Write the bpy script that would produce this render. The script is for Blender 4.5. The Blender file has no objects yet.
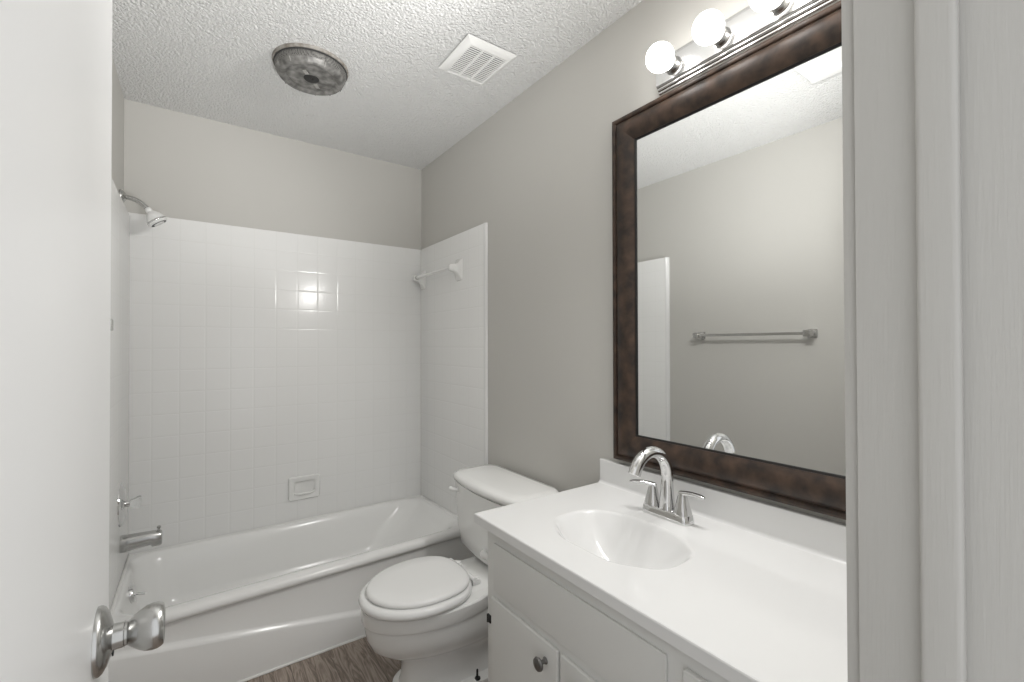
import bpy, bmesh, math, random
from mathutils import Vector, Matrix
random.seed(7)
PI = math.pi
sc = bpy.context.scene
COL = sc.collection

# ------------------------------------------------------------------ camera, world, exposure
W, H, TT = 1.524, 2.4926, 1.951          # room width, ceiling height, top of the tile surround
YF = -2.6714                              # bathroom face of the front (door) wall
cam_d = bpy.data.cameras.new('camera')
cam_d.sensor_fit = 'HORIZONTAL'; cam_d.sensor_width = 36.0
cam_d.lens = 452.2114 / 1024.0 * 36.0
cam_d.clip_start = 0.01; cam_d.clip_end = 60
cam = bpy.data.objects.new('camera', cam_d); COL.objects.link(cam)
yaw, pit, rol = 0.6164, 0.0094, -0.0023
r_ = Vector((math.cos(yaw), -math.sin(yaw), 0)); f_ = Vector((math.sin(yaw), math.cos(yaw), 0)); u_ = Vector((0, 0, 1))
f2 = f_*math.cos(pit) + u_*math.sin(pit); u2 = u_*math.cos(pit) - f_*math.sin(pit)
r3 = r_*math.cos(rol) + u2*math.sin(rol); u3 = u2*math.cos(rol) - r_*math.sin(rol)
M4 = Matrix(((r3.x, u3.x, -f2.x, 0.2664), (r3.y, u3.y, -f2.y, -2.8254), (r3.z, u3.z, -f2.z, 1.3114), (0, 0, 0, 1)))
cam.matrix_world = M4
sc.camera = cam

world = bpy.data.worlds.new('world'); sc.world = world; world.use_nodes = True
bg = world.node_tree.nodes['Background']
bg.inputs[0].default_value = (0.97, 0.985, 1.0, 1); bg.inputs[1].default_value = 0.5

sc.view_settings.view_transform = 'Standard'; sc.view_settings.look = 'None'
sc.view_settings.gamma = 1.0; sc.view_settings.use_curve_mapping = False
sc.view_settings.exposure = 1.20
BULB = 4.8
LAMP = 4.0                               # watts thrown into the room by each vanity bulb
# unseen fill spot added just inside the doorway to brighten the ceiling
fl_d = bpy.data.lights.new('ceiling_fill_spot', 'SPOT'); fl_d.energy = 46; fl_d.spot_size = math.radians(76); fl_d.spot_blend = 0.9
fl_d.shadow_soft_size = 0.16; fl_d.color = (1.0, 0.998, 0.99)
fl = bpy.data.objects.new('ceiling_fill_spot', fl_d); COL.objects.link(fl); fl.location = (0.68, -2.47, 1.14)
fl.rotation_euler = (Vector((0.62, -1.16, H)) - fl.location).to_track_quat('-Z', 'Y').to_euler()

# ------------------------------------------------------------------ materials
def mat(name, col, rough=0.5, metal=0.0, spec=0.5, emit=None, estr=0.0, coat=0.0, trans=0.0, ior=1.45):
    m = bpy.data.materials.new(name); m.use_nodes = True
    b = m.node_tree.nodes['Principled BSDF']
    b.inputs['Base Color'].default_value = (*col, 1); b.inputs['Roughness'].default_value = rough
    b.inputs['Metallic'].default_value = metal; b.inputs['Specular IOR Level'].default_value = spec
    b.inputs['Coat Weight'].default_value = coat; b.inputs['Coat Roughness'].default_value = 0.08
    b.inputs['Transmission Weight'].default_value = trans; b.inputs['IOR'].default_value = ior
    if emit: b.inputs['Emission Color'].default_value = (*emit, 1); b.inputs['Emission Strength'].default_value = estr
    return m
def nd(m, t, **kw):
    n = m.node_tree.nodes.new(t)
    for k, v in kw.items(): setattr(n, k, v)
    return n
def lk(m, a, b): m.node_tree.links.new(a, b)
def coords(m, scale=(1, 1, 1)):
    tc = nd(m, 'ShaderNodeTexCoord'); mp = nd(m, 'ShaderNodeMapping'); mp.inputs['Scale'].default_value = scale
    geo = nd(m, 'ShaderNodeNewGeometry'); lk(m, geo.outputs['Position'], mp.inputs['Vector'])
    return mp.outputs['Vector']
def bump_noise(m, scale=200, strength=0.1, dist=0.002, detail=2, vec=None):
    b = m.node_tree.nodes['Principled BSDF']
    n = nd(m, 'ShaderNodeTexNoise'); n.inputs['Scale'].default_value = scale; n.inputs['Detail'].default_value = detail
    lk(m, vec if vec else coords(m), n.inputs['Vector'])
    bp = nd(m, 'ShaderNodeBump'); bp.inputs['Strength'].default_value = strength; bp.inputs['Distance'].default_value = dist
    lk(m, n.outputs['Fac'], bp.inputs['Height']); lk(m, bp.outputs['Normal'], b.inputs['Normal'])
    return bp
def mix_noise(m, c1, c2, scale=8, lo=0.35, hi=0.65, detail=6, vec=None):
    b = m.node_tree.nodes['Principled BSDF']
    n = nd(m, 'ShaderNodeTexNoise'); n.inputs['Scale'].default_value = scale; n.inputs['Detail'].default_value = detail
    lk(m, vec if vec else coords(m), n.inputs['Vector'])
    r = nd(m, 'ShaderNodeValToRGB'); e = r.color_ramp.elements
    e[0].position = lo; e[0].color = (*c1, 1); e[1].position = hi; e[1].color = (*c2, 1)
    lk(m, n.outputs['Fac'], r.inputs['Fac']); lk(m, r.outputs['Color'], b.inputs['Base Color'])
    return r

WALL = mat('greige_wall_paint', (0.575, 0.564, 0.535), 0.6, spec=0.35); bump_noise(WALL, 260, 0.12, 0.0015)
CEIL = mat('popcorn_ceiling', (0.87, 0.87, 0.86), 0.9, spec=0.2)
def popcorn(m):
    b = m.node_tree.nodes['Principled BSDF']; v = coords(m)
    n = nd(m, 'ShaderNodeTexNoise'); n.inputs['Scale'].default_value = 60; n.inputs['Detail'].default_value = 5; n.inputs['Roughness'].default_value = 0.75
    lk(m, v, n.inputs['Vector'])
    vo = nd(m, 'ShaderNodeTexVoronoi', feature='SMOOTH_F1'); vo.inputs['Scale'].default_value = 115; vo.inputs['Smoothness'].default_value = 0.35
    ds = nd(m, 'ShaderNodeMix', data_type='VECTOR'); ds.inputs[0].default_value = 0.012
    lk(m, v, ds.inputs[4]); lk(m, n.outputs['Color'], ds.inputs[5]); lk(m, ds.outputs[1], vo.inputs['Vector'])
    sub = nd(m, 'ShaderNodeMath', operation='MULTIPLY_ADD'); sub.inputs[1].default_value = -0.75; lk(m, vo.outputs['Distance'], sub.inputs[0]); lk(m, n.outputs['Fac'], sub.inputs[2])
    bp = nd(m, 'ShaderNodeBump'); bp.inputs['Strength'].default_value = 1.0; bp.inputs['Distance'].default_value = 0.0115
    lk(m, sub.outputs[0], bp.inputs['Height']); lk(m, bp.outputs['Normal'], b.inputs['Normal'])
popcorn(CEIL)
TRIM = mat('grey_trim_paint', (0.50, 0.49, 0.465), 0.42, spec=0.4)
bump_noise(TRIM, 60, 0.25, 0.0015, 4, coords(TRIM, (8, 8, 0.35)))
DOORW = mat('white_door_paint', (0.76, 0.76, 0.755), 0.32, spec=0.45); bump_noise(DOORW, 40, 0.04, 0.001, 3)
CASEW = mat('white_casing_paint', (0.78, 0.78, 0.77), 0.4)
PORC = mat('white_porcelain', (0.86, 0.86, 0.845), 0.08, spec=0.5)
TUBM = mat('white_tub_enamel', (0.88, 0.88, 0.868), 0.16, spec=0.5)
SEATM = mat('white_seat_plastic', (0.86, 0.86, 0.85), 0.2, spec=0.5)
GROOVE = mat('dark_gap', (0.05, 0.05, 0.05), 0.8)
COUNTER = mat('white_cultured_marble', (0.79, 0.79, 0.785), 0.14, spec=0.5)
CAB = mat('pale_grey_cabinet_paint', (0.73, 0.73, 0.71), 0.38, spec=0.45); bump_noise(CAB, 50, 0.05, 0.001, 3)
CHROME = mat('chrome', (0.72, 0.72, 0.72), 0.06, 1.0)
NICKEL = mat('brushed_nickel', (0.56, 0.555, 0.54), 0.27, 1.0)
PEWTER = mat('pewter_knob', (0.24, 0.235, 0.23), 0.35, 1.0)
STEEL = mat('satin_steel', (0.50, 0.50, 0.49), 0.24, 1.0)
BLACK = mat('black_metal', (0.012, 0.012, 0.012), 0.45)
WHITEP = mat('white_plastic', (0.86, 0.86, 0.85), 0.3)
VENTP = mat('vent_plastic', (0.76, 0.76, 0.745), 0.4)
CLEARP = mat('clear_acrylic', (0.96, 0.97, 0.97), 0.06, trans=0.85, ior=1.45)
FRAMEM = mat('bronze_brown_wood', (0.05, 0.03, 0.02), 0.45, spec=0.5)
mix_noise(FRAMEM, (0.020, 0.0135, 0.010), (0.082, 0.049, 0.033), 22, 0.35, 0.72, 8)
LIP = mat('black_frame_lip', (0.008, 0.007, 0.007), 0.4)
GLASSM = mat('mirror_silver', (0.90, 0.91, 0.905), 0.0, 1.0)
BULBM = mat('lit_bulb', (0.9, 0.9, 0.9), 0.3, emit=(1.0, 0.975, 0.945), estr=BULB)
HEAT = mat('aged_aluminium', (0.34, 0.335, 0.32), 0.5, 0.35)
mix_noise(HEAT, (0.12, 0.118, 0.112), (0.34, 0.333, 0.32), 34, 0.35, 0.7, 6)
HRING = mat('dusty_ring_paint', (0.42, 0.40, 0.37), 0.7)
mix_noise(HRING, (0.19, 0.17, 0.145), (0.36, 0.345, 0.32), 40, 0.35, 0.65, 6)
PERF = mat('perforated_aluminium', (0.36, 0.355, 0.34), 0.5, 0.4)
def perf(m):
    b = m.node_tree.nodes['Principled BSDF']
    v = nd(m, 'ShaderNodeTexVoronoi'); v.inputs['Scale'].default_value = 210; v.inputs['Randomness'].default_value = 0.15
    lk(m, coords(m), v.inputs['Vector'])
    r = nd(m, 'ShaderNodeValToRGB'); e = r.color_ramp.elements
    e[0].position = 0.34; e[0].color = (0.035, 0.035, 0.033, 1); e[1].position = 0.46; e[1].color = (0.22, 0.215, 0.205, 1)
    lk(m, v.outputs['Distance'], r.inputs['Fac']); lk(m, r.outputs['Color'], b.inputs['Base Color'])
perf(PERF)
CAULK = mat('white_caulk', (0.84, 0.84, 0.82), 0.5)

def tile_mat(name, axis):
    m = mat(name, (0.88, 0.88, 0.868), 0.12, spec=0.5)
    b = m.node_tree.nodes['Principled BSDF']
    geo = nd(m, 'ShaderNodeNewGeometry'); sp = nd(m, 'ShaderNodeSeparateXYZ'); lk(m, geo.outputs['Position'], sp.inputs[0])
    def mth(op, a, c=None, clamp=False):
        n = nd(m, 'ShaderNodeMath', operation=op); n.use_clamp = clamp
        for i, v in enumerate((a, c)):
            if v is None: continue
            if isinstance(v, (int, float)): n.inputs[i].default_value = v
            else: lk(m, v, n.inputs[i])
        return n.outputs[0]
    P = 0.1085
    def edge(s, off):
        a = mth('DIVIDE', mth('ADD', s, off + 50*P), P)
        fr = mth('FRACT', a)
        d = mth('MULTIPLY', mth('SUBTRACT', 0.5, mth('ABSOLUTE', mth('SUBTRACT', fr, 0.5))), P)   # metres to the nearest joint
        return d, mth('FLOOR', a)
    du, iu = edge(sp.outputs[axis], 0.0); dv, iv = edge(sp.outputs[2], -TT)
    d = mth('MINIMUM', du, dv)
    groutf = mth('SUBTRACT', 1.0, mth('DIVIDE', d, 0.0016), True)
    hgt = mth('MINIMUM', mth('DIVIDE', d, 0.006), 1.0)
    mx = nd(m, 'ShaderNodeMix', data_type='RGBA'); mx.inputs[6].default_value = (0.89, 0.89, 0.88, 1); mx.inputs[7].default_value = (0.83, 0.83, 0.815, 1)
    lk(m, groutf, mx.inputs[0]); lk(m, mx.outputs[2], b.inputs['Base Color'])
    n = nd(m, 'ShaderNodeTexNoise'); n.inputs['Scale'].default_value = 18; n.inputs['Detail'].default_value = 2
    lk(m, geo.outputs['Position'], n.inputs['Vector'])
    tilt = nd(m, 'ShaderNodeTexWhiteNoise', noise_dimensions='2D'); cmb = nd(m, 'ShaderNodeCombineXYZ')
    lk(m, iu, cmb.inputs[0]); lk(m, iv, cmb.inputs[1]); lk(m, cmb.outputs[0], tilt.inputs['Vector'])
    tot = mth('ADD', mth('MULTIPLY', hgt, 0.6), mth('MULTIPLY', n.outputs['Fac'], 0.25))
    bp = nd(m, 'ShaderNodeBump'); bp.inputs['Strength'].default_value = 0.35; bp.inputs['Distance'].default_value = 0.0022
    lk(m, tot, bp.inputs['Height']); lk(m, bp.outputs['Normal'], b.inputs['Normal'])
    return m
TILEX = tile_mat('white_tile_back', 0); TILEX.node_tree.nodes['Principled BSDF'].inputs['Roughness'].default_value = 0.19; TILEY = tile_mat('white_tile_side', 1); TILEY.node_tree.nodes['Principled BSDF'].inputs['Roughness'].default_value = 0.24

def wood_mat():
    m = mat('grey_brown_vinyl_plank', (0.2, 0.15, 0.12), 0.45, spec=0.35); b = m.node_tree.nodes['Principled BSDF']
    geo = nd(m, 'ShaderNodeNewGeometry'); mp = nd(m, 'ShaderNodeMapping'); mp.inputs['Rotation'].default_value = (0, 0, PI/2)
    lk(m, geo.outputs['Position'], mp.inputs['Vector'])
    br = nd(m, 'ShaderNodeTexBrick'); br.offset = 0.37; br.inputs['Scale'].default_value = 1.0
    br.inputs['Brick Width'].default_value = 1.2; br.inputs['Row Height'].default_value = 0.15; br.inputs['Mortar Size'].default_value = 0.0012
    br.inputs['Color1'].default_value = (0.15, 0.15, 0.15, 1); br.inputs['Color2'].default_value = (0.85, 0.85, 0.85, 1); br.inputs['Mortar'].default_value = (0, 0, 0, 1)
    lk(m, mp.outputs['Vector'], br.inputs['Vector'])
    add = nd(m, 'ShaderNodeVectorMath', operation='MULTIPLY_ADD'); add.inputs[1].default_value = (3.1, 5.7, 0); 
    lk(m, br.outputs['Color'], add.inputs[0]); lk(m, mp.outputs['Vector'], add.inputs[2])
    m2 = nd(m, 'ShaderNodeMapping'); m2.inputs['Scale'].default_value = (1.6, 13, 1); lk(m, add.outputs[0], m2.inputs['Vector'])
    n = nd(m, 'ShaderNodeTexNoise'); n.inputs['Scale'].default_value = 2.2; n.inputs['Detail'].default_value = 4; n.inputs['Distortion'].default_value = 1.2
    lk(m, m2.outputs['Vector'], n.inputs['Vector'])
    mul = nd(m, 'ShaderNodeMath', operation='MULTIPLY'); mul.inputs[1].default_value = 9.0; lk(m, n.outputs['Fac'], mul.inputs[0])
    fr = nd(m, 'ShaderNodeMath', operation='PINGPONG'); fr.inputs[1].default_value = 1.0; lk(m, mul.outputs[0], fr.inputs[0])
    m3 = nd(m, 'ShaderNodeMapping'); m3.inputs['Scale'].default_value = (4, 160, 1); lk(m, add.outputs[0], m3.inputs['Vector'])
    n2 = nd(m, 'ShaderNodeTexNoise'); n2.inputs['Scale'].default_value = 2.0; n2.inputs['Detail'].default_value = 3; lk(m, m3.outputs['Vector'], n2.inputs['Vector'])
    av = nd(m, 'ShaderNodeMath', operation='ADD'); lk(m, fr.outputs[0], av.inputs[0]); lk(m, n2.outputs['Fac'], av.inputs[1])
    hv = nd(m, 'ShaderNodeMath', operation='MULTIPLY'); hv.inputs[1].default_value = 0.5; lk(m, av.outputs[0], hv.inputs[0])
    r = nd(m, 'ShaderNodeValToRGB'); e = r.color_ramp.elements
    e[0].position = 0.15; e[0].color = (0.155, 0.122, 0.102, 1); e[1].position = 0.75; e[1].color = (0.42, 0.352, 0.30, 1)
    lk(m, hv.outputs[0], r.inputs['Fac'])
    mx = nd(m, 'ShaderNodeMix', data_type='RGBA', blend_type='MULTIPLY'); mx.inputs[0].default_value = 0.6
    lk(m, r.outputs['Color'], mx.inputs[6])
    f3 = nd(m, 'ShaderNodeMath', operation='SUBTRACT'); f3.inputs[0].default_value = 1.0; lk(m, br.outputs['Fac'], f3.inputs[1])
    lk(m, f3.outputs[0], mx.inputs[7]); lk(m, mx.outputs[2], b.inputs['Base Color'])
    return m
FLOORM = wood_mat()

# ------------------------------------------------------------------ mesh helpers
class MB:
    def __init__(self): self.v = []; self.f = []
    def add(self, vs, fs):
        o = len(self.v); self.v += [tuple(p) for p in vs]; self.f += [tuple(i + o for i in f) for f in fs]; return self
    def box(self, x0, x1, y0, y1, z0, z1, bev=0.0, seg=2):
        bm = bmesh.new(); bmesh.ops.create_cube(bm, size=1)
        for v in bm.verts: v.co = Vector(((x0+x1)/2 + v.co.x*(x1-x0), (y0+y1)/2 + v.co.y*(y1-y0), (z0+z1)/2 + v.co.z*(z1-z0)))
        if bev > 0: bmesh.ops.bevel(bm, geom=bm.edges[:], offset=bev, segments=seg, profile=0.6, affect='EDGES')
        bm.verts.index_update()
        self.add([v.co[:] for v in bm.verts], [[v.index for v in f.verts] for f in bm.faces]); bm.free(); return self
    def loft(self, loops, cap0=True, cap1=True, closed=True):
        n = len(loops[0]); vs = [p for l in loops for p in l]; fs = []
        for i in range(len(loops)-1):
            for j in range(n if closed else n-1):
                k = (j+1) % n; fs.append((i*n+j, i*n+k, (i+1)*n+k, (i+1)*n+j))
        if cap0: fs.append(tuple(reversed(range(n))))
        if cap1: fs.append(tuple((len(loops)-1)*n + j for j in range(n)))
        return self.add(vs, fs)
    def lathe(self, prof, origin, axis, n=32, cap0=True, cap1=True):
        a = Vector(axis).normalized(); t = a.orthogonal().normalized(); b = a.cross(t); o = Vector(origin)
        loops = [[o + a*h + (t*math.cos(2*PI*j/n) + b*math.sin(2*PI*j/n))*max(r, 1e-5) for j in range(n)] for r, h in prof]
        return self.loft(loops, cap0, cap1)
    def tube(self, pts, rad, n=16, caps=True, flat=None):
        pts = [Vector(p) for p in pts]; m = len(pts)
        rad = rad if isinstance(rad, (list, tuple)) else [rad]*m
        T = []
        for i in range(m): T.append((pts[min(i+1, m-1)] - pts[max(i-1, 0)]).normalized())
        u = T[0].orthogonal().normalized(); loops = []
        for i in range(m):
            u = (u - T[i]*u.dot(T[i])).normalized(); w = T[i].cross(u)
            loops.append([pts[i] + (u*math.cos(2*PI*j/n) + w*math.sin(2*PI*j/n))*rad[i] for j in range(n)])
        return self.loft(loops, caps, caps)
    def build(self, name, m, parent=None, smooth=35, subs=0):
        me = bpy.data.meshes.new(name); me.from_pydata(self.v, [], self.f)
        bm = bmesh.new(); bm.from_mesh(me); bmesh.ops.recalc_face_normals(bm, faces=bm.faces[:]); bm.to_mesh(me); bm.free()
        me.materials.append(m)
        if smooth:
            me.shade_smooth(); me.set_sharp_from_angle(angle=math.radians(smooth))
        o = bpy.data.objects.new(name, me); COL.objects.link(o)
        if parent:
            o.parent = parent
            pm = parent; off = Vector((0, 0, 0))
            while pm: off += pm.location; pm = pm.parent
            for v in me.vertices: v.co -= off
        if subs:
            md = o.modifiers.new('subdivision', 'SUBSURF'); md.levels = subs; md.render_levels = subs
        return o
def rrect(x0, x1, y0, y1, r, z, n=8, m=6):
    """rounded rectangle loop, n points per corner arc and m along each side"""
    r = min(r, (x1-x0)/2-1e-4, (y1-y0)/2-1e-4); p = []
    cs = [(x1-r, y1-r, 0), (x0+r, y1-r, PI/2), (x0+r, y0+r, PI), (x1-r, y0+r, 1.5*PI)]
    for i, (cx, cy, a) in enumerate(cs):
        for k in range(n+1):
            t = a + PI/2*k/n; p.append(Vector((cx + r*math.cos(t), cy + r*math.sin(t), z)))
        nx, ny, na = cs[(i+1) % 4]; q = Vector((nx + r*math.cos(na), ny + r*math.sin(na), z)); s = p[-1].copy()
        for k in range(1, m): p.append(s.lerp(q, k/m))
    return p
def tag(o, label=None, cat=None, group=None, kind=None):
    if label: o['label'] = label
    if cat: o['category'] = cat
    if group: o['group'] = group
    if kind: o['kind'] = kind
    return o
def thing(name, label, cat, loc, group=None):
    o = bpy.data.objects.new(name, None); COL.objects.link(o); o.location = loc; o.empty_display_size = 0.05
    return tag(o, label, cat, group)
def struct(name, mb, m, label, cat, smooth=0):
    return tag(mb.build(name, m, None, smooth), label, cat, kind='structure')

# ------------------------------------------------------------------ the setting
struct('floor', MB().box(-0.05, W+0.05, -3.9, 0.05, -0.06, 0.0), FLOORM, 'grey-brown wood plank floor in front of the bathtub', 'floor')
struct('ceiling', MB().box(-0.1, W+0.1, YF-0.06, 0.1, H, H+0.1), CEIL, 'white popcorn textured ceiling over the bathroom', 'ceiling')
wb = struct('wall_back', MB().box(-0.1, W+0.1, 0.0, 0.1, 0, H), WALL, 'greige back wall above the long side of the tub', 'wall')
wr = struct('wall_right', MB().box(W, W+0.1, YF-0.06, 0.0, 0, H), WALL, 'greige wall behind the mirror and toilet', 'wall')
wl = struct('wall_left', MB().box(-0.1, 0.0, YF-0.06, 0.0, 0, H), WALL, 'greige wall behind the open door and shower head', 'wall')
XL, XJ, DH = 0.150, 0.757, 2.03
YH = -2.802
fw = MB()
fw.box(-0.1, XL-0.02, YH, YF, 0, H); fw.box(XJ+0.02, W+0.1, YH, YF, 0, H); fw.box(XL-0.02, XJ+0.02, YH, YF, DH+0.02, H)
struct('wall_front', fw, WALL, 'greige wall around the doorway the photo looks through', 'wall')

# tile surround: part of the walls it is set on
TH, TL = 0.012, 0.025                     # tile thickness; the plumbing wall is built out on a mortar bed
wbt = MB(); wbt.box(0.0, W, -TH, 0, 0.30, TT, 0.003); wbt.build('tile_panel', TILEX, wb)
def side_tile(x0, x1, ytile, parent, mname):
    MB().box(x0, x1, ytile, -TH, 0.0, TT - (0.020 if mname == 'l' else 0), 0.003).build('tile_panel', TILEY, parent)
side_tile(W-TH, W, -0.815, wr, 'r'); side_tile(0.0, TL, -0.845, wl, 'l')
# rounded bullnose edge tiles ending the surround
def bullnose(x, s, y, parent, TH, TT):
    pr = []
    for k in range(9):
        t = PI/2*k/8; pr.append((x + s*(TH+0.002)*math.sin(t), y - 0.018*math.cos(t)))
    loops = [[Vector((px, py, z)) for px, py in pr] + [Vector((x, y, z))] for z in (0.0, TT)]
    MB().loft(loops).build('bullnose_edge', COUNTER, parent, 60)
bullnose(W, -1, -0.815, wr, TH, TT); bullnose(0, 1, -0.845, wl, TL, TT-0.020)

# door casing, jamb and stop
jr = MB()
jr.box(XJ, XJ+0.02, YH, YF, 0, DH+0.02, 0.0015)
t1 = struct('trim_1', jr, TRIM, 'grey painted door jamb at right edge of the photo', 'door jamb', 35)
sj = MB().box(XJ-0.012, XJ+0.001, -2.7415, -2.716, 0, DH, 0.004, 3); sj.build('door_stop', TRIM, t1, 40)
jl = MB(); jl.box(XL-0.02, XL, YH, YF, 0, DH+0.02, 0.0015); jl.box(XL-0.001, XL+0.012, -2.7415, -2.716, 0, DH, 0.004, 3)
struct('trim_2', jl, TRIM, 'grey painted hinge jamb left of the camera', 'door jamb', 35)
jh = MB(); jh.box(XL, XJ, YH, YF, DH, DH+0.02, 0.0015); jh.box(XL, XJ, -2.7415, -2.716, DH-0.012, DH+0.001, 0.004, 3)
struct('trim_3', jh, TRIM, 'grey painted head jamb above the doorway', 'door jamb', 35)
cs = MB()
for ya, yb in ((YF, YF+0.012), (YH-0.012, YH)):
    cs.box(XJ+0.006, XJ+0.062, ya, yb, 0, DH+0.062, 0.004); cs.box(XL-0.062, XL-0.006, ya, yb, 0, DH+0.062, 0.004); cs.box(XL-0.006, XJ+0.006, ya, yb, DH+0.006, DH+0.062, 0.004)
struct('trim_4', cs, TRIM, 'grey painted casing around the doorway', 'door casing', 35)
struct('baseboard_right', MB().box(W-0.012, W, -1.66, -0.84, 0, 0.085, 0.004), CASEW, 'white baseboard on the wall behind the toilet', 'baseboard', 35)
struct('baseboard_left', MB().box(0, 0.012, YF, -0.87, 0, 0.085, 0.004), CASEW, 'white baseboard along the wall behind the door', 'baseboard', 35)

# ------------------------------------------------------------------ the open door (hinged at the left jamb)
DX = 0.1838
YE = -2.075
d1 = struct('door_1', MB().box(DX-0.035, DX, YF+0.01, YE, 0.012, 2.02, 0.0015), DOORW, 'white flush door standing open at left edge of the photo', 'door', 35)
ky, kz = -2.164, 0.992
KS = 0.88
k = MB(); k.lathe([(a*KS, b*KS*0.86) for a, b in [(0.0395, 0), (0.0395, 0.004), (0.037, 0.008), (0.030, 0.0125), (0.019, 0.0165), (0.015, 0.018), (0.0145, 0.030), (0.0155, 0.031)]], (DX, ky, kz), (1, 0, 0), 48)
rose = k.build('rose', STEEL, d1, 40)
k = MB(); k.lathe([(a*KS, b*KS*0.86) for a, b in [(0.0135, 0.029), (0.0135, 0.034), (0.015, 0.036), (0.018, 0.040), (0.0225, 0.047), (0.0262, 0.055), (0.0275, 0.063), (0.0272, 0.069), (0.0255, 0.074), (0.0235, 0.0765), (0.020, 0.0770), (0.016, 0.0755), (0.001, 0.0745)]], (DX, ky, kz), (1, 0, 0), 48)
k.build('knob', STEEL, d1, 40)
MB().box(DX-0.032, DX-0.003, YE-0.001, YE+0.0015, kz-0.03, kz+0.03, 0.001).build('latch_plate', NICKEL, d1)
k = MB(); k.lathe([(0.0035, 0), (0.0035, 0.0012), (0.002, 0.0016)], (DX+0.0125, ky+0.001, kz-0.0175), (1, 0, 0), 12); k.build('rose_screw', BLACK, rose)
for hz in (0.25, 1.0, 1.80):
    MB().lathe([(0.006, 0), (0.006, 0.09)], (DX-0.041, YF+0.012, hz), (0, 0, 1), 12).build('hinge', NICKEL, d1)

# ------------------------------------------------------------------ bathtub
RZ = 0.325                                # rim height
def tub():
    t = thing('bathtub', 'white enamel alcove bathtub with a ledge across its apron', 'bathtub', (W/2, -0.38, 0))
    x0, x1, y0, y1 = TL+0.001, W-TH-0.001, -0.765, -TH-0.0015
    L = []
    def fy(x): return 0.040*max(0.0, (x-0.1)/1.4)                 # the front rim tapers back towards the toilet end
    def rr(a, b, c, d, r, z):
        lp = rrect(a, b, c, d, r, z, 10, 10)
        for p in lp:
            k = min(1.0, max(0.0, (p.y-y1)/(y0-y1))); p.y += fy(p.x)*k*k; p.z += (0.027*k - 0.008)*min(1.0, max(0.0, (z-0.1)/0.2))
        return lp
    L.append(rr(x0, x1, y0+0.012, y1, 0.004, 0.285)); L.append(rr(x0, x1, y0, y1, 0.006, 0.292)); L.append(rr(x0, x1, y0-0.002, y1, 0.006, 0.302))
    L.append(rr(x0, x1, y0+0.003, y1, 0.008, RZ-0.010)); L.append(rr(x0, x1, y0+0.013, y1, 0.010, RZ-0.003)); L.append(rr(x0, x1, y0+0.030, y1, 0.012, RZ))
    # inner edge rolls over into the basin
    for e, c, d, g, r, dz in ((0.010, 0.030, 0.050, 0.016, 0.09, 0.0008), (0.014, 0.036, 0.064, 0.020, 0.10, 0.003), (0.018, 0.043, 0.077, 0.025, 0.105, 0.0075), (0.021, 0.051, 0.089, 0.030, 0.11, 0.0145), (0.024, 0.062, 0.099, 0.036, 0.12, 0.025), (0.027, 0.076, 0.107, 0.042, 0.125, 0.040), (0.030, 0.096, 0.114, 0.049, 0.13, 0.060)):
        L.append(rr(x0+e, x1-c, y0+d, y1-g, r, RZ-dz))
    L.append(rr(x0+0.040, x1-0.17, y0+0.126, y1-0.064, 0.14, RZ-0.12))
    L.append(rr(x0+0.060, x1-0.24, y0+0.145, y1-0.085, 0.14, 0.11))
    L.append(rr(x0+0.085, x1-0.29, y0+0.165, y1-0.105, 0.13, 0.072))
    L.append(rr(x0+0.130, x1-0.35, y0+0.20, y1-0.14, 0.11, 0.055))
    L.append(rr(x0+0.30, x1-0.50, y0+0.28, y1-0.22, 0.08, 0.050))
    m = MB(); m.loft(L, False, True); m.build('tub_basin', TUBM, t, 50)
    # apron: recessed upper field, fuller lower field below a slanting ledge line
    nx, a = 40, MB()
    rows = []
    for i in range(nx+1):
        x = x0 + (x1-x0)*i/nx
        zl = 0.252 - 0.160*(x/1.0) if x < 1.1 else 0.076
        col = [(y0+0.011, 0.312), (y0+0.016, 0.290), (y0+0.016, zl+0.014), (y0+0.0145, zl+0.008), (y0+0.008, zl+0.001), (y0+0.002, zl-0.006), (y0, zl-0.012), (y0, 0.0)]
        rows.append([Vector((x, yy + fy(x)*max(0.0, (zz-zl)/(0.30-zl)), zz)) for yy, zz in col])
    a.loft(rows, False, False, closed=False); a.build('apron', TUBM, t, 50)
    cb = MB()
    pts = [(x0 + (x1-x0)*i/30, y0-0.001+0.0012*math.sin(i*1.7), 0.003) for i in range(31)]
    cb.tube(pts, 0.0055, 8); cb.build('caulk_bead', CAULK, t)
    cb = MB(); cb.tube([(x0+0.004, y1-0.003, RZ-0.007), (x1-0.004, y1-0.003, RZ-0.007)], 0.004, 8); cb.tube([(x1-0.0035, y1-0.003, RZ-0.007), (x1-0.0035, y0+0.055, RZ+0.018)], 0.004, 8)
    cb.tube([(x0+0.004, y1-0.003, RZ-0.006), (x0+0.004, y0+0.02, RZ+0.019)], 0.006, 8)
    cb.build('caulk_bead', CAULK, t)
    ov = MB(); ov.lathe([(0.034, -0.008), (0.034, 0.006), (0.031, 0.010), (0.012, 0.013), (0.001, 0.013)], (x0+0.037, -0.32, 0.258), (1, 0, 0.12), 32)
    op = ov.build('overflow_plate', CHROME, t, 40)
    lv = MB(); lv.tube([(x0+0.047, -0.32, 0.258), (x0+0.082, -0.325, 0.252)], [0.005, 0.006], 12); lv.build('trip_lever', CHROME, op)
    MB().lathe([(0.03, 0), (0.03, 0.003), (0.022, 0.004), (0.001, 0.002)], (x0+0.27, -0.38, 0.051), (0, 0, 1), 28).build('drain', CHROME, t)
tub()

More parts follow.
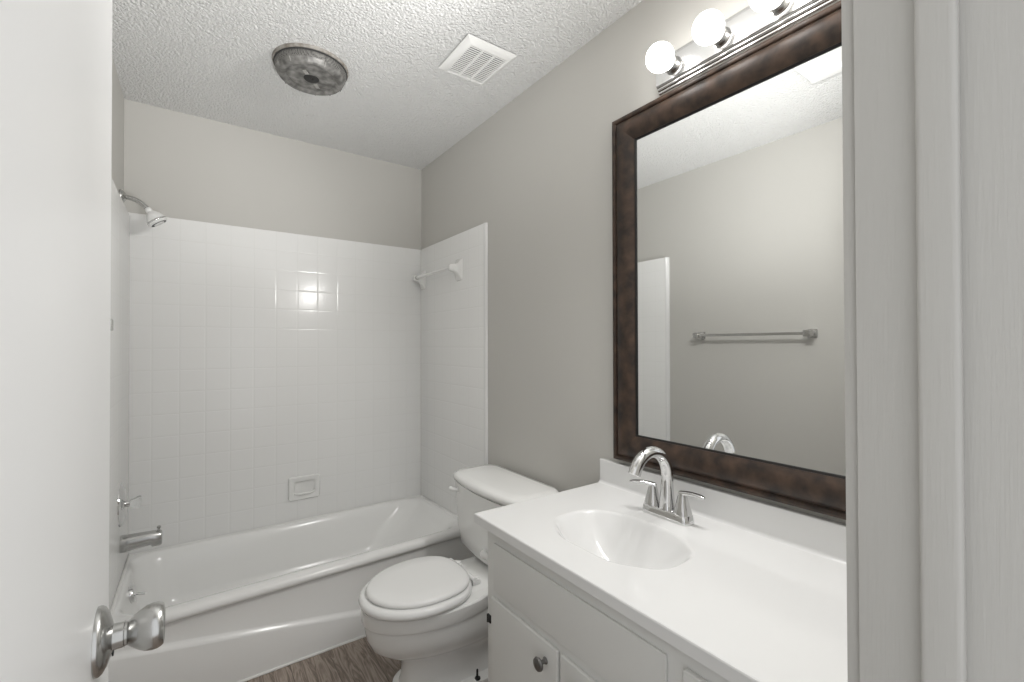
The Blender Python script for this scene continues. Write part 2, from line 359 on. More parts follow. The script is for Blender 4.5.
# ------------------------------------------------------------------ shower and tub fittings on the left wall
YS = -0.32
def shower():
    t = thing('shower', 'white shower head on a bent metal arm above the tile', 'shower head', (0, -0.16, 1.984))
    zc = 1.984; xw = 0.002; YS = -0.16
    MB().lathe([(0.031, 0.0), (0.031, 0.005), (0.028, 0.011), (0.016, 0.019), (0.0125, 0.021)], (xw, YS, zc), (1, 0, 0), 32).build('flange', STEEL, t, 40)
    pts = [Vector((xw+0.012, YS, zc))]
    for i in range(1, 15):
        ang = math.radians(4 + 44*min(1, max(0, (i-3)/9))); pts.append(pts[-1] + Vector((math.cos(ang), 0, -math.sin(ang)))*0.0071)
    MB().tube(pts, 0.0102, 16).build('shower_arm', STEEL, t, 60)
    e = pts[-1]; ax = Vector((math.cos(math.radians(56)), 0, -math.sin(math.radians(56)))); q = 1.12
    sp = lambda pr: [(a*q, b*0.92) for a, b in pr]
    hd = MB().lathe(sp([(0.009, -0.006), (0.0115, 0.000), (0.0125, 0.008), (0.0115, 0.014), (0.018, 0.020), (0.027, 0.032), (0.0325, 0.046), (0.0350, 0.056), (0.0365, 0.060)]), e, ax, 36).build('head', WHITEP, t, 50)
    MB().lathe(sp([(0.0365, 0.060), (0.0378, 0.062), (0.0378, 0.066), (0.0365, 0.068)]), e, ax, 36).build('chrome_band', CHROME, hd, 40)
    MB().lathe(sp([(0.0370, 0.068), (0.0370, 0.074), (0.0340, 0.078), (0.029, 0.079)]), e, ax, 36).build('spray_ring', WHITEP, hd, 40)
    MB().lathe(sp([(0.0290, 0.0785), (0.0280, 0.0800), (0.021, 0.0800), (0.0205, 0.0785)]), e, ax, 36).build('spray_gap', BLACK, hd, 40)
    MB().lathe(sp([(0.0205, 0.0785), (0.0195, 0.083), (0.001, 0.0835)]), e, ax, 36).build('spray_face', WHITEP, hd, 40)
shower()
def valve():
    z = 0.645
    t = thing('shower_valve', 'chrome round valve plate with clear knob above tub spout', 'faucet valve', (TL, YS, z))
    MB().lathe([(0.090, 0), (0.089, 0.003), (0.080, 0.008), (0.060, 0.013), (0.032, 0.017), (0.026, 0.018)], (TL, YS, z), (1, 0, 0), 48).build('escutcheon', CHROME, t, 40)
    MB().lathe([(0.014, 0.016), (0.013, 0.030), (0.009, 0.032)], (TL, YS, z), (1, 0, 0), 24).build('collar', CHROME, t, 40)
    n = 40; kn = MB(); loops = []
    for r, h in ((0.010, 0.028), (0.013, 0.030), (0.0155, 0.036), (0.019, 0.045), (0.0245, 0.056), (0.0265, 0.063), (0.0245, 0.0675), (0.012, 0.069), (0.001, 0.069)):
        loops.append([Vector((TL+h, YS + r*(1+0.06*math.cos(8*2*PI*j/n))*math.cos(2*PI*j/n), z + r*(1+0.06*math.cos(8*2*PI*j/n))*math.sin(2*PI*j/n))) for j in range(n)])
    kn.loft(loops).build('clear_knob', CLEARP, t, 40)
valve()
def spout():
    z = 0.480
    t = thing('tub_spout', 'satin metal tub spout with diverter pin under the valve', 'tub spout', (TL, YS, z))
    secs = [(0.0, 0.033, 0.033, 0), (0.004, 0.034, 0.034, 0), (0.03, 0.032, 0.0325, 0), (0.075, 0.029, 0.0295, 0.002), (0.100, 0.0275, 0.028, 0.003), (0.106, 0.0275, 0.033, -0.002), (0.131, 0.026, 0.032, -0.003), (0.137, 0.024, 0.030, -0.003), (0.139, 0.019, 0.025, -0.003)]
    n = 28; loops = []
    for h, ry, rz, dz in secs:
        lp = []
        for j in range(n):
            c, s = math.cos(2*PI*j/n), math.sin(2*PI*j/n)
            cc = math.copysign(abs(c)**0.75, c); ss = math.copysign(abs(s)**0.75, s)
            lp.append(Vector((TL+h, YS+ry*cc, z+dz+rz*ss)))
        loops.append(lp)
    MB().loft(loops).build('spout_body', STEEL, t, 40)
    MB().lathe([(0.0055, 0.022), (0.0045, 0.037), (0.0075, 0.039), (0.0075, 0.046), (0.005, 0.048)], (TL+0.128, YS, z), (0, 0, 1), 18).build('diverter_pin', STEEL, t, 40)
spout()
def soap():
    t = thing('soap_dish', 'white ceramic soap dish set into the back tile', 'soap dish', (0.797, -TH, 0.50))
    x0, x1, z0, z1 = 0.712, 0.880, 0.435, 0.568
    def lp(d, y, r): return [Vector((p.x, y, p.y)) for p in rrect(x0+d, x1-d, z0+d, z1-d, r, 0, 6, 3)]
    m = MB(); m.loft([lp(0, -TH+0.001, 0.012), lp(0.0, -TH-0.010, 0.012), lp(0.005, -TH-0.016, 0.012), lp(0.022, -TH-0.016, 0.012), lp(0.028, -TH-0.013, 0.012), lp(0.034, -TH-0.003, 0.012), lp(0.040, -TH-0.001, 0.012)], False, True)
    m.build('dish', PORC, t, 40)
    m = MB(); pts = [Vector((x0+0.03, -TH-0.008, z0+0.040)), Vector((x0+0.05, -TH-0.020, z0+0.036)), Vector((x1-0.05, -TH-0.020, z0+0.036)), Vector((x1-0.03, -TH-0.008, z0+0.040))]
    m.tube(pts, 0.007, 12); m.build('lip_bar', PORC, t, 60)
soap()
def ceramic_bar():
    z = 1.742
    t = thing('towel_bar', 'white ceramic towel bar on the tiled right wall of the tub', 'towel bar', (W-TH, -0.30, z))
    for y in (-0.553, -0.060):
        secs = [(0.0, 0.036, 0.061), (0.006, 0.036, 0.061), (0.012, 0.031, 0.050), (0.022, 0.022, 0.030), (0.040, 0.018, 0.022), (0.056, 0.0165, 0.019), (0.066, 0.015, 0.017), (0.071, 0.010, 0.012)]
        loops = []
        for h, a, b in secs:
            loops.append([Vector((W-TH-h, p.x, p.y)) for p in rrect(y-a, y+a, z-b+0.008*min(1, h/0.04), z+b+0.008*min(1, h/0.04), 0.010, 0, 5, 2)])
        MB().loft(loops).build('post', PORC, t, 45)
    xb = W-TH-0.056
    MB().tube([(xb, -0.542, z+0.008), (xb, -0.076, z+0.008)], 0.0080, 16).build('bar', WHITEP, t, 60)
    MB().lathe([(0.0125, 0), (0.0125, 0.008)], (xb, -0.088, z+0.008), (0, 1, 0), 16).build('bar_clip', NICKEL, t, 40)
ceramic_bar()
def metal_bar():
    z = 1.372
    t = thing('towel_bar', 'brushed metal towel bar seen reflected in the mirror', 'towel bar', (0, -1.44, z))
    for y in (-1.112, -1.765):
        m = MB(); m.box(0.0, 0.010, y-0.024, y+0.024, z-0.024, z+0.024, 0.003); m.box(0.008, 0.060, y-0.014, y+0.014, z-0.014, z+0.014, 0.003); m.box(0.048, 0.082, y-0.019, y+0.019, z-0.017, z+0.017, 0.004)
        m.build('post', NICKEL, t, 35)
    MB().box(0.058, 0.074, -1.755, -1.12, z-0.008, z+0.008, 0.003).build('bar', NICKEL, t, 35)
metal_bar()

# ------------------------------------------------------------------ toilet (faces the left wall)
TY = -1.19
def egg(xf, xb, hw, z, n=48, pf=2.0, pb=2.6, mid=0.55):
    """plan outline: rounded front at xf, squarer back at xb"""
    xm = xf + (xb-xf)*mid; p = []
    for j in range(n):
        t = 2*PI*j/n; c, s = math.cos(t), math.sin(t)
        if c < 0: x = xm - (xm-xf)*abs(c)**(2/pf); y = math.copysign(abs(s)**(2/pf), s)*hw
        else: x = xm + (xb-xm)*abs(c)**(2/pb); y = math.copysign(abs(s)**(2/pb), s)*hw
        p.append(Vector((x, TY+y, z)))
    return p
def toilet():
    t = thing('toilet', 'white two piece toilet between bathtub and vanity', 'toilet', (1.2, TY, 0))
    L = [egg(0.893, 1.44, 0.136, 0.0, pf=3, pb=4), egg(0.890, 1.44, 0.138, 0.006, pf=3, pb=4), egg(0.892, 1.44, 0.136, 0.020, pf=3, pb=4), egg(0.902, 1.43, 0.124, 0.027, pf=3, pb=4), egg(0.912, 1.41, 0.104, 0.032, pf=3, pb=4), egg(0.918, 1.40, 0.098, 0.055, pf=2.8, pb=4),
         egg(0.920, 1.40, 0.094, 0.10, pf=2.6, pb=4), egg(0.913, 1.40, 0.098, 0.135, pf=2.4, pb=4), egg(0.888, 1.39, 0.114, 0.160), egg(0.842, 1.37, 0.140, 0.182), egg(0.803, 1.34, 0.162, 0.214),
         egg(0.785, 1.31, 0.172, 0.252), egg(0.780, 1.295, 0.175, 0.286), egg(0.779, 1.29, 0.176, 0.304), egg(0.779, 1.29, 0.176, 0.308), egg(0.771, 1.29, 0.182, 0.310), egg(0.768, 1.29, 0.185, 0.316), egg(0.768, 1.29, 0.186, 0.358), egg(0.774, 1.285, 0.181, 0.364)]
    bowl = MB(); bowl.loft(L); bw = bowl.build('bowl', PORC, t, 40)
    dk = MB(); dk.loft([rrect(1.17, 1.46, TY-0.085, TY+0.085, 0.04, 0.16), rrect(1.16, 1.47, TY-0.11, TY+0.11, 0.04, 0.27), rrect(1.13, 1.475, TY-0.125, TY+0.125, 0.04, 0.335), rrect(1.12, 1.48, TY-0.130, TY+0.130, 0.04, 0.360), rrect(1.13, 1.475, TY-0.122, TY+0.122, 0.04, 0.367)])
    dk.build('tank_deck', PORC, t, 45)
    # seat ring and closed lid
    s = MB(); s.loft([egg(0.775, 1.165, 0.178, 0.3640), egg(0.764, 1.172, 0.187, 0.3681), egg(0.760, 1.174, 0.190, 0.3792), egg(0.764, 1.172, 0.187, 0.3916), egg(0.775, 1.165, 0.178, 0.3964)])
    s.build('seat', SEATM, t, 60)
    s = MB(); s.loft([egg(0.800, 1.158, 0.161, 0.3975), egg(0.788, 1.166, 0.170, 0.3995), egg(0.785, 1.168, 0.172, 0.4050), egg(0.789, 1.166, 0.169, 0.4130), egg(0.800, 1.155, 0.158, 0.4175), egg(0.86, 1.12, 0.10, 0.4195), egg(0.93, 1.05, 0.04, 0.4200)])
    s.build('lid', SEATM, t, 60)
    g = MB(); g.loft([egg(0.800, 1.155, 0.160, 0.3955), egg(0.800, 1.155, 0.160, 0.3990)]); g.loft([egg(0.780, 1.165, 0.176, 0.362), egg(0.780, 1.165, 0.176, 0.367)])
    g.build('bumper_gap', GROOVE, t)
    for dy in (-0.075, 0.075):
        h = MB(); h.box(1.168, 1.205, TY+dy-0.020, TY+dy+0.020, 0.3660, 0.3880, 0.006); h.tube([(1.172, TY+dy-0.028, 0.3940), (1.172, TY+dy+0.028, 0.3940)], 0.009, 14)
        h.lathe([(0.012, 0), (0.012, 0.004), (0.001, 0.006)], (1.195, TY+dy, 0.3870), (0, 0, 1), 16)
        h.build('hinge', SEATM, t, 40)
    # tank with curved front, and its lid
    TC = TY + 0.0125
    def dsh(xf, xb, hw, z, r=0.055, bow=0.030):
        lp = rrect(xf, xb, TC-hw, TC+hw, r, z, 10, 10)
        for p in lp:
            k = (xb-p.x)/(xb-xf); q = (p.y-TC)/hw
            p.x -= bow*k*(1-q*q)
        return lp
    tk = MB(); tk.loft([dsh(1.350, 1.46, 0.205, 0.368, 0.03), dsh(1.325, 1.475, 0.235, 0.374, 0.04), dsh(1.300, 1.485, 0.254, 0.402), dsh(1.288, 1.49, 0.262, 0.47), dsh(1.276, 1.495, 0.269, 0.683)])
    tk.build('tank', PORC, t, 45)
    ld = MB(); ld.loft([dsh(1.285, 1.497, 0.263, 0.684), dsh(1.272, 1.499, 0.272, 0.690), dsh(1.268, 1.50, 0.275, 0.702), dsh(1.272, 1.499, 0.272, 0.715), dsh(1.287, 1.494, 0.262, 0.7215), dsh(1.32, 1.475, 0.23, 0.7240), dsh(1.37, 1.44, 0.15, 0.7245)])
    ld.build('tank_lid', PORC, t, 60)
    fl = MB(); fl.lathe([(0.015, 0), (0.015, 0.008), (0.011, 0.014)], (1.274, TC+0.186, 0.652), (-1, 0, 0), 20)
    fl.tube([(1.262, TC+0.186, 0.652), (1.252, TC+0.196, 0.652), (1.246, TC+0.230, 0.650)], [0.008, 0.009, 0.010], 14)
    tag(fl.build('flush_lever', WHITEP, t, 50), 'short white flush lever')
    for s in (-1, 1):
        b = MB(); yb = TY + s*0.120
        b.lathe([(0.013, 0), (0.012, 0.004), (0.005, 0.007), (0.004, 0.009), (0.004, 0.034), (0.0025, 0.036)], (1.172, yb, 0.024), (0, 0, 1), 16)
        tag(b.build('floor_bolt', BLACK, t, 40), 'black floor bolt')
toilet()

# ------------------------------------------------------------------ vanity cabinet
XC, CT = 0.985, 0.805                     # cabinet face, counter top height
CYL = -1.64                               # left edge of the counter
def vanity():
    yl, yr = -1.685, YF+0.004
    t = thing('vanity_cabinet', 'pale grey painted vanity cabinet under the white sink top', 'vanity', (1.25, (yl+yr)/2, 0))
    m = MB(); zt = CT-0.0275
    m.box(XC+0.0186, W-0.002, yl-0.018, yl, 0.0, zt, 0.0005); m.box(XC+0.0186, W-0.002, yr, yr+0.018, 0.0, zt); m.box(XC+0.0187, W-0.014, yr+0.019, yl-0.019, 0.10, 0.118); m.box(W-0.012, W-0.002, yr+0.019, yl-0.019, 0.10, zt)
    m.box(XC+0.06, XC+0.078, yr, yl, 0.0, 0.10); m.box(XC, XC+0.0185, yr, yl, 0.10, zt, 0.001)
    m.build('carcass', CAB, t, 35)
    def slab(y0, y1, z0, z1, th, name):
        return MB().box(XC-th, XC+0.001, y0, y1, z0, z1, min(0.0045, th*0.45), 3).build(name, CAB, t, 35)
    def shadowgap(y0, y1, z0, z1):
        g = MB()
        for a, b, c, d in ((y0-0.0035, y1+0.0035, z1, z1+0.0035), (y0-0.0035, y1+0.0035, z0-0.0035, z0), (y0-0.0035, y0, z0, z1), (y1, y1+0.0035, z0, z1)): g.box(XC-0.0008, XC+0.002, a, b, c, d)
        return g
    slab(-2.306, -1.724, 0.607, 0.741, 0.007, 'false_drawer_front')
    doors = []
    for i, (y0, y1, kyy) in enumerate(((-2.006, -1.716, -1.964), (-2.306, -2.017, -2.075))):
        d = slab(y0, y1, 0.125, 0.585, 0.010, 'door'); doors.append(d)
        kn = MB(); kn.lathe([(0.0085, 0.0), (0.0085, 0.002), (0.0055, 0.005), (0.005, 0.014), (0.008, 0.017), (0.0150, 0.0195), (0.0165, 0.023), (0.0150, 0.027), (0.009, 0.030), (0.001, 0.031)], (XC-0.010, kyy, 0.541), (-1, 0, 0), 28)
        kn.build('knob', PEWTER, d, 40)
    hy = -1.705
    for hz in (0.512, 0.20):
        h = MB(); h.box(XC-0.009, XC-0.0005, hy-0.006, hy+0.010, hz-0.009, hz+0.009, 0.0015); h.lathe([(0.004, 0), (0.004, 0.022)], (XC-0.006, hy+0.010, hz-0.011), (0, 0, 1), 12)
        tag(h.build('hinge', BLACK, doors[0], 35), 'black hinge')
    for z0, z1 in ((0.607, 0.741), (0.370, 0.585), (0.125, 0.350)):
        d = slab(YF+0.035, -2.344, z0, z1, 0.012, 'drawer_front')
        kn = MB(); kn.lathe([(0.0085, 0.0), (0.0085, 0.002), (0.0055, 0.005), (0.005, 0.014), (0.008, 0.017), (0.0150, 0.0195), (0.0165, 0.023), (0.0150, 0.027), (0.009, 0.030), (0.001, 0.031)], (XC-0.012, (YF+0.035-2.344)/2, (z0+z1)/2), (-1, 0, 0), 28)
        kn.build('knob', PEWTER, d, 40)
vanity()

BCX, BCY = 1.198, -2.000
def vanity_top():
    xf, xb, yl, yr = 0.964, W-0.001, CYL, YF+0.003
    t = thing('countertop', 'white sink top with molded oval basin on the vanity', 'countertop', (1.24, -2.1, CT-0.027))
    n = 160
    def oval(k, z, lob=0.0, dx=0.0):
        p = []
        for j in range(n):
            a = 2*PI*j/n; c, s = math.cos(a), math.sin(a)
            l = 1 + (0.25 + 0.55*max(0.0, -c))*lob*(abs(math.sin(4*a))**1.5 - 0.5)
            p.append(Vector((BCX + dx + 0.135*k*l*math.copysign(abs(c)**0.88, c), BCY + 0.192*k*l*math.copysign(abs(s)**0.88, s), z)))
        return p
    def rect(x0, x1, y0, y1, z, ref):
        p = []
        for q in ref:
            d = Vector((q.x-BCX, q.y-BCY)); sx = (x1-BCX)/d.x if d.x > 1e-9 else ((x0-BCX)/d.x if d.x < -1e-9 else 1e9)
            sy = (y1-BCY)/d.y if d.y > 1e-9 else ((y0-BCY)/d.y if d.y < -1e-9 else 1e9)
            s = min(sx, sy); p.append(Vector((BCX+d.x*s, BCY+d.y*s, z)))
        # snap the nearest points onto the true corners
        for cx, cy in ((x0, y0), (x0, y1), (x1, y0), (x1, y1)):
            b = min(p, key=lambda v: (v.x-cx)**2 + (v.y-cy)**2); b.x, b.y = cx, cy
        return p
    o0 = oval(1.03, CT, 0.050)
    m = MB(); ref = oval(1.0, CT)
    b = 0.004
    m.loft([oval(1.06, CT-0.027, 0.050), rect(xf, xb, yr, yl, CT-0.027, ref), rect(xf, xb, yr, yl, CT-b, ref), rect(xf+b*0.3, xb, yr, yl-b*0.3, CT-b*0.3, ref), rect(xf+b, xb, yr, yl-b, CT, ref), o0], False, False)
    m.build('slab', COUNTER, t, 0)
    m = MB()
    rings = [o0, oval(1.012, CT-0.0006, 0.051), oval(0.99, CT-0.003, 0.053), oval(0.965, CT-0.0075, 0.055)]
    for i in range(1, 22):
        k = 0.965 - (0.965-0.12)*i/21; q = k/0.965
        rings.append(oval(k, CT - 0.0075 - 0.118*(1-q**2.1), 0.055*q**1.5))
    m.loft(rings, False, True)
    m.build('basin', COUNTER, t, 60)
    MB().lathe([(0.022, 0), (0.022, 0.002), (0.016, 0.003), (0.001, 0.001)], (BCX, BCY, CT-0.1245), (0, 0, 1), 24).build('drain', CHROME, t, 40)
    bs = MB(); bs.box(W-0.022, W-0.0005, yr, yl, CT-0.002, 0.8905, 0.004, 3)
    # coved joint between slab and backsplash
    pr = [(W-0.022-0.010*(1-math.sin(PI/2*k/6)), CT+0.010*(1-math.cos(PI/2*k/6))) for k in range(7)]
    bs.loft([[Vector((px, y, pz)) for px, pz in pr] + [Vector((W-0.020, y, CT-0.001))] for y in (yr, yl-0.001)])
    bs.build('backsplash', COUNTER, t, 50)
vanity_top()

def faucet():
    fx, fy = 1.412, -1.998
    t = thing('sink_faucet', 'chrome two handle gooseneck faucet behind the sink basin', 'faucet', (fx, fy, CT))
    m = MB(); m.loft([rrect(fx-0.027, fx+0.027, fy-0.081, fy+0.081, 0.022, CT+0.0003), rrect(fx-0.027, fx+0.027, fy-0.081, fy+0.081, 0.022, CT+0.005), rrect(fx-0.023, fx+0.023, fy-0.077, fy+0.077, 0.019, CT+0.023), rrect(fx-0.020, fx+0.020, fy-0.074, fy+0.074, 0.017, CT+0.026)])
    m.build('base_plate', CHROME, t, 40)
    # gooseneck spout, oval and tapering
    pts = [Vector((fx, fy, CT+z)) for z in (0.025, 0.030, 0.050, 0.075, 0.100, 0.122)]
    rad = [0.0245, 0.0235, 0.0215, 0.019, 0.0175, 0.0168]
    R = 0.075
    for k in range(1, 15):
        a = PI*0.84*k/14; pts.append(Vector((fx - R + R*math.cos(a), fy, CT+0.122 + R*math.sin(a)*1.04))); rad.append(0.0168 - 0.0006*math.sin(PI*k/14))
    pts.append(pts[-1] + Vector((-0.006, 0, -0.012))); rad.append(0.0168)
    MB().tube(pts, rad, 24).build('spout', CHROME, t, 60)
    for s in (1, -1):
        hy = fy + s*0.051
        secs = [(0.0245, 0.024), (0.0235, 0.031), (0.0195, 0.044), (0.0155, 0.060), (0.0130, 0.072), (0.0118, 0.076), (0.0105, 0.083), (0.001, 0.085)]
        n = 24; loops = []
        for r, h in secs:
            lp = []
            for j in range(n):
                c, q = math.cos(2*PI*j/n), math.sin(2*PI*j/n)
                lp.append(Vector((fx + r*math.copysign(abs(c)**0.8, c), hy + r*math.copysign(abs(q)**0.8, q), CT+h)))
            loops.append(lp)
        h = MB().loft(loops).build('handle', CHROME, t, 50)
        lv = MB(); L = []
        dr = Vector((-0.62, 0.785, 0)) if s > 0 else Vector((0.0, -1.0, 0)); pr = Vector((-dr.y, dr.x, 0))
        for k in range(9):
            u = k/8; z = CT + 0.081 + 0.004*math.sin(PI*u) + 0.005*u; w = 0.0105 - 0.0030*u + (0.0012 if k > 6 else 0); th = 0.0068 - 0.0025*u
            if k == 8: w *= 0.6; th *= 0.6
            c0 = Vector((fx, hy, z)) + dr*(0.076*u - 0.008)
            L.append([c0 + pr*(w*math.copysign(abs(math.cos(2*PI*j/16))**0.7, math.cos(2*PI*j/16))) + Vector((0, 0, th*math.copysign(abs(math.sin(2*PI*j/16))**0.7, math.sin(2*PI*j/16)))) for j in range(16)])
        lv.loft(L).build('lever', CHROME, h, 50)
faucet()

# white paper-holder post on the side of the vanity
def holder():
    z = 0.672; y0 = -1.685
    t = thing('paper_holder', 'small white holder post on vanity side facing the toilet', 'paper holder', (1.02, y0, z))
    MB().box(0.990, 1.040, y0-0.001, y0+0.008, z-0.028, z+0.028, 0.004).build('mounting_plate', WHITEP, t)
    MB().lathe([(0.014, 0.006), (0.009, 0.016), (0.009, 0.034), (0.0125, 0.040), (0.0125, 0.049), (0.009, 0.054), (0.001, 0.055)], (1.000, y0, z), (0, 1, 0), 24).build('post', WHITEP, t, 45)
holder()

# ------------------------------------------------------------------ mirror
def mirror():
    yl, yr, zb, zt = -1.713, -2.632, 0.906, 2.113
    t = thing('wall_mirror', 'large wall mirror in dark bronze frame above the sink', 'mirror', (W, (yl+yr)/2, zb))
    # profile: distance in from the outer edge, height off the wall
    prof = [(0.0, 0.0), (0.0, 0.024), (0.002, 0.029), (0.006, 0.031), (0.012, 0.031), (0.0155, 0.029), (0.0175, 0.025), (0.0195, 0.025), (0.024, 0.030), (0.034, 0.0345), (0.046, 0.036), (0.060, 0.0345), (0.074, 0.030), (0.086, 0.0235), (0.0925, 0.020), (0.0925, 0.006), (0.0925, 0.0)]
    x = lambda h: W - h
    corners = [(yl, zb, -1, 1), (yl, zt, -1, -1), (yr, zt, 1, -1), (yr, zb, 1, 1)]
    for i in range(4):
        a, b = corners[i], corners[(i+1) % 4]
        L = [[Vector((x(h), c[0] + c[2]*d, c[1] + c[3]*d)) for d, h in prof] for c in (a, b)]
        MB().loft(L, True, True).build('frame_rail', FRAMEM, t, 30)
    lp = MB()
    for (a, b) in [(corners[i], corners[(i+1) % 4]) for i in range(4)]:
        L = [[Vector((x(h), c[0] + c[2]*d, c[1] + c[3]*d)) for d, h in ((0.0915, 0.004), (0.0915, 0.0185), (0.0975, 0.0160), (0.0985, 0.0130), (0.0985, 0.004))] for c in (a, b)]
        lp.loft(L)
    tag(lp.build('inner_lip', LIP, t, 30), 'black inner lip')
    g = MB().box(W-0.0125, W-0.003, yr+0.09, yl-0.09, zb+0.09, zt-0.09); g.build('glass', GLASSM, t, 0)
mirror()

# ------------------------------------------------------------------ vanity light bar
def light_bar():
    y0, y1, z0, z1 = -2.512, -1.905, 2.124, 2.240
    zc = (z0+z1)/2
    t = thing('vanity_light', 'polished metal bar light with globe bulbs above mirror', 'light', (W, (y0+y1)/2, zc))
    hp = [(0.058, 0.0), (0.058, 0.016), (0.054, 0.020), (0.050, 0.020), (0.049, 0.023), (0.045, 0.027), (0.041, 0.027), (0.040, 0.030), (0.036, 0.034), (0.030, 0.034)]
    prof = [(zc-a, W-h) for a, h in hp] + [(zc+a, W-h) for a, h in reversed(hp)]
    L = [[Vector((xx, y, zz)) for zz, xx in prof] for y in (y0+0.003, y1-0.003)]
    def inset(d, y): return [Vector((W-(W-xx)*(1-d*4), y, zc+(zz-zc)*(1-d))) for zz, xx in prof]
    MB().loft([inset(0.05, y0), L[0], L[1], inset(0.05, y1)]).build('back_plate', CHROME_S, t, 30)
    for yb in (-1.974, -2.131, -2.287, -2.443):
        MB().lathe([(0.026, 0.030), (0.027, 0.034), (0.0245, 0.038), (0.0245, 0.060), (0.0255, 0.064), (0.022, 0.066)], (W, yb, zc), (-1, 0, 0), 28).build('socket', CHROME_S, t, 40)
        R = 0.0415; cxx = 0.064 + R*0.93
        pr = [(0.015, 0.062)]
        for k in range(1, 17):
            a = math.radians(158 - 158*k/16); pr.append((max(R*math.sin(a), 0.0005), cxx - R*math.cos(a) * -1 * -1 if False else cxx + R*math.cos(a)))
        MB().lathe(pr, (W, yb, zc), (-1, 0, 0), 32).build('bulb', BULBM, t, 80)
        ld = bpy.data.lights.new('bulb_light', 'SPOT'); ld.energy = LAMP; ld.spot_size = math.radians(176); ld.spot_blend = 0.35; ld.shadow_soft_size = 0.040; ld.color = (1.0, 0.988, 0.97)
        lo = bpy.data.objects.new('bulb_light', ld); COL.objects.link(lo); lo.parent = t
        lo.location = Vector((W-0.064-2*R-0.042, yb, zc)) - t.location
        lo.rotation_euler = Vector((-1, 0, -0.45)).to_track_quat('-Z', 'Y').to_euler()
CHROME_S = mat('satin_chrome', (0.60, 0.597, 0.59), 0.20, 1.0)
light_bar()

# ------------------------------------------------------------------ on the ceiling
def heater():
    cx, cy = 0.675, -0.788
    t = thing('ceiling_heater', 'round grey metal ceiling heater with a black centre hole', 'ceiling heater', (cx, cy, H))
    D = (0, 0, -1); o = (cx, cy, H)
    MB().lathe([(0.147, -0.001), (0.148, 0.004), (0.146, 0.012), (0.138, 0.013)], o, D, 72, False, False).build('mounting_ring', HRING, t, 50)
    MB().lathe([(0.142, 0.010), (0.1425, 0.0165), (0.13, 0.017)], o, D, 72, False, False).build('shadow_gap', GROOVE, t)
    MB().lathe([(0.128, 0.012), (0.1385, 0.017), (0.139, 0.020), (0.138, 0.028), (0.134, 0.0400)], o, D, 72, False, False).build('perforated_band', PERF, t, 50)
    MB().lathe([(0.134, 0.0400), (0.132, 0.043), (0.127, 0.053), (0.122, 0.0585), (0.115, 0.0605), (0.107, 0.0595), (0.098, 0.053), (0.093, 0.0515), (0.0895, 0.0545), (0.075, 0.055), (0.032, 0.056), (0.030, 0.054)], o, D, 72, False, False).build('pan', HEAT, t, 45)
    MB().lathe([(0.0305, 0.0535), (0.029, 0.0565), (0.008, 0.056), (0.007, 0.054), (0.0005, 0.054)], o, D, 32, False, False).build('centre_hole', BLACK, t, 40)
    for k in range(12):
        a = 2*PI*k/12 + 0.2; c, s = math.cos(a), math.sin(a); d = Vector((c, s, 0)); p = Vector((-s, c, 0))
        def pt(r, h, w): return Vector((cx, cy, H-h)) + d*r + p*w
        m = MB(); L = []
        for r, h in ((0.1365, 0.034), (0.1315, 0.046), (0.1255, 0.0565)):
            L.append([pt(r, h-0.002, -0.0035), pt(r+0.001, h+0.0015, -0.002), pt(r+0.001, h+0.0015, 0.002), pt(r, h-0.002, 0.0035)])
        m.loft(L); m.build('rib', HEAT, t, 40)
    for a in (0.95, 0.95+PI):
        c, s = math.cos(a), math.sin(a); d = Vector((c, s, 0)); p = Vector((-s, c, 0))
        base = Vector((cx, cy, H))
        q = [base + d*r + p*w + Vector((0, 0, -h)) for h in (0.0535, 0.0572) for r, w in ((0.035, -0.008), (0.068, -0.008), (0.068, 0.008), (0.035, 0.008))]
        m = MB(); m.add(q, [(3, 2, 1, 0), (4, 5, 6, 7), (0, 1, 5, 4), (1, 2, 6, 5), (2, 3, 7, 6), (3, 0, 4, 7)]); m.build('tab', NICKEL, t, 0)
heater()
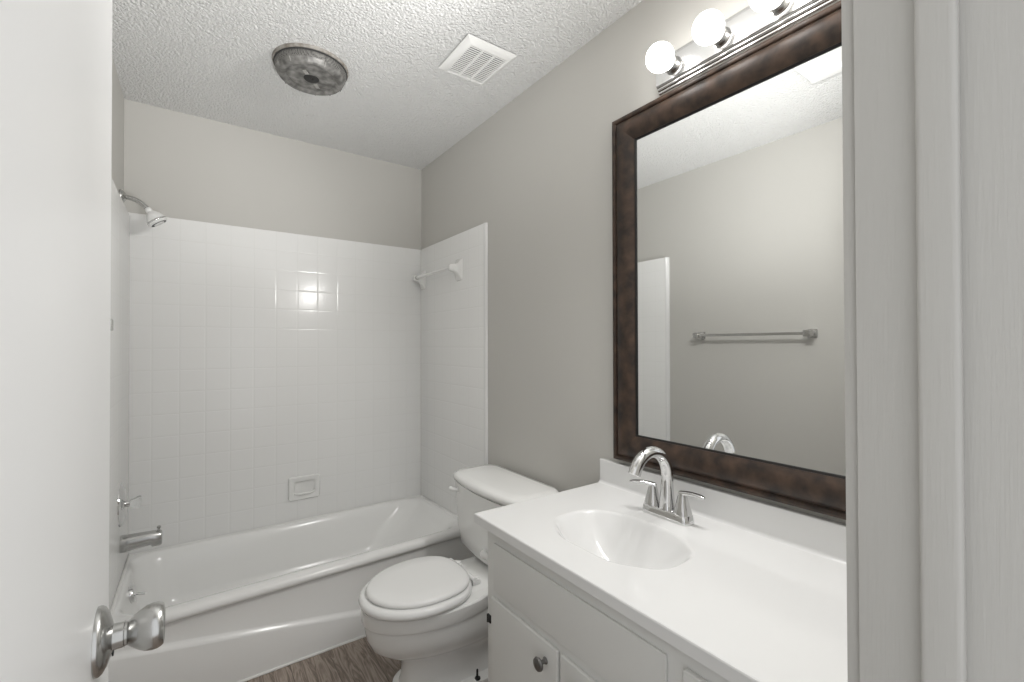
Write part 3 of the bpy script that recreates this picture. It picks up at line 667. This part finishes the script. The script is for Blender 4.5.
def vent():
    x0, x1, y0, y1 = 1.114, 1.338, -1.350, -1.094
    t = thing('exhaust_vent', 'white square louvred exhaust fan cover on the ceiling', 'vent', ((x0+x1)/2, (y0+y1)/2, H))
    fr = 0.030
    def rect(d, z): return [Vector(p + (z,)) for p in ((x0+d, y0+d), (x1-d, y0+d), (x1-d, y1-d), (x0+d, y1-d))]
    m = MB(); m.loft([rect(0.002, H-0.003), rect(0, H-0.005), rect(0, H-0.008), rect(0.022, H-0.024), rect(0.026, H-0.025), rect(fr, H-0.0235), rect(fr, H-0.010)], False, False)
    m.build('frame', VENTP, t, 25)
    MB().box(x0+0.01, x1-0.01, y0+0.01, y1-0.01, H-0.010, H-0.0005).build('dark_housing', mat('vent_interior_shade', (0.06, 0.06, 0.058), 0.9), t, 0)  # near-black colour stands in for the shade behind the louvres
    g = MB(); n = 17; ya, yb = y0+fr, y1-fr
    for k in range(n):
        yy = ya + (yb-ya)*(k+0.5)/n; g.box(x0+fr-0.002, x1-fr+0.002, yy-0.0023, yy+0.0023, H-0.0245, H-0.0205, 0.0008, 1)
    for k in (1, 2):
        xx = x0+fr + (x1-x0-2*fr)*k/3; g.box(xx-0.004, xx+0.004, ya, yb, H-0.0250, H-0.018, 0.001, 1)
    g.build('grille', VENTP, t, 30)
vent()
def hatch():
    x0, x1, y0, y1 = 0.49, 0.97, -2.46, -1.96
    t = thing('access_panel', 'white ceiling access panel with stepped frame reflected in mirror', 'ceiling panel', ((x0+x1)/2, (y0+y1)/2, H))
    def rect(d, z): return [Vector(p + (z,)) for p in ((x0+d, y0+d), (x1-d, y0+d), (x1-d, y1-d), (x0+d, y1-d))]
    MB().loft([rect(0, H), rect(0.0, H-0.010), rect(0.006, H-0.016), rect(0.030, H-0.016), rect(0.034, H-0.022), rect(0.060, H-0.022), rect(0.066, H-0.012), rect(0.066, H)], False, False).build('frame', CASEW, t, 25)
    MB().box(x0+0.064, x1-0.064, y0+0.064, y1-0.064, H-0.009, H-0.0005, 0.001).build('panel', CASEW, t, 25)
hatch()
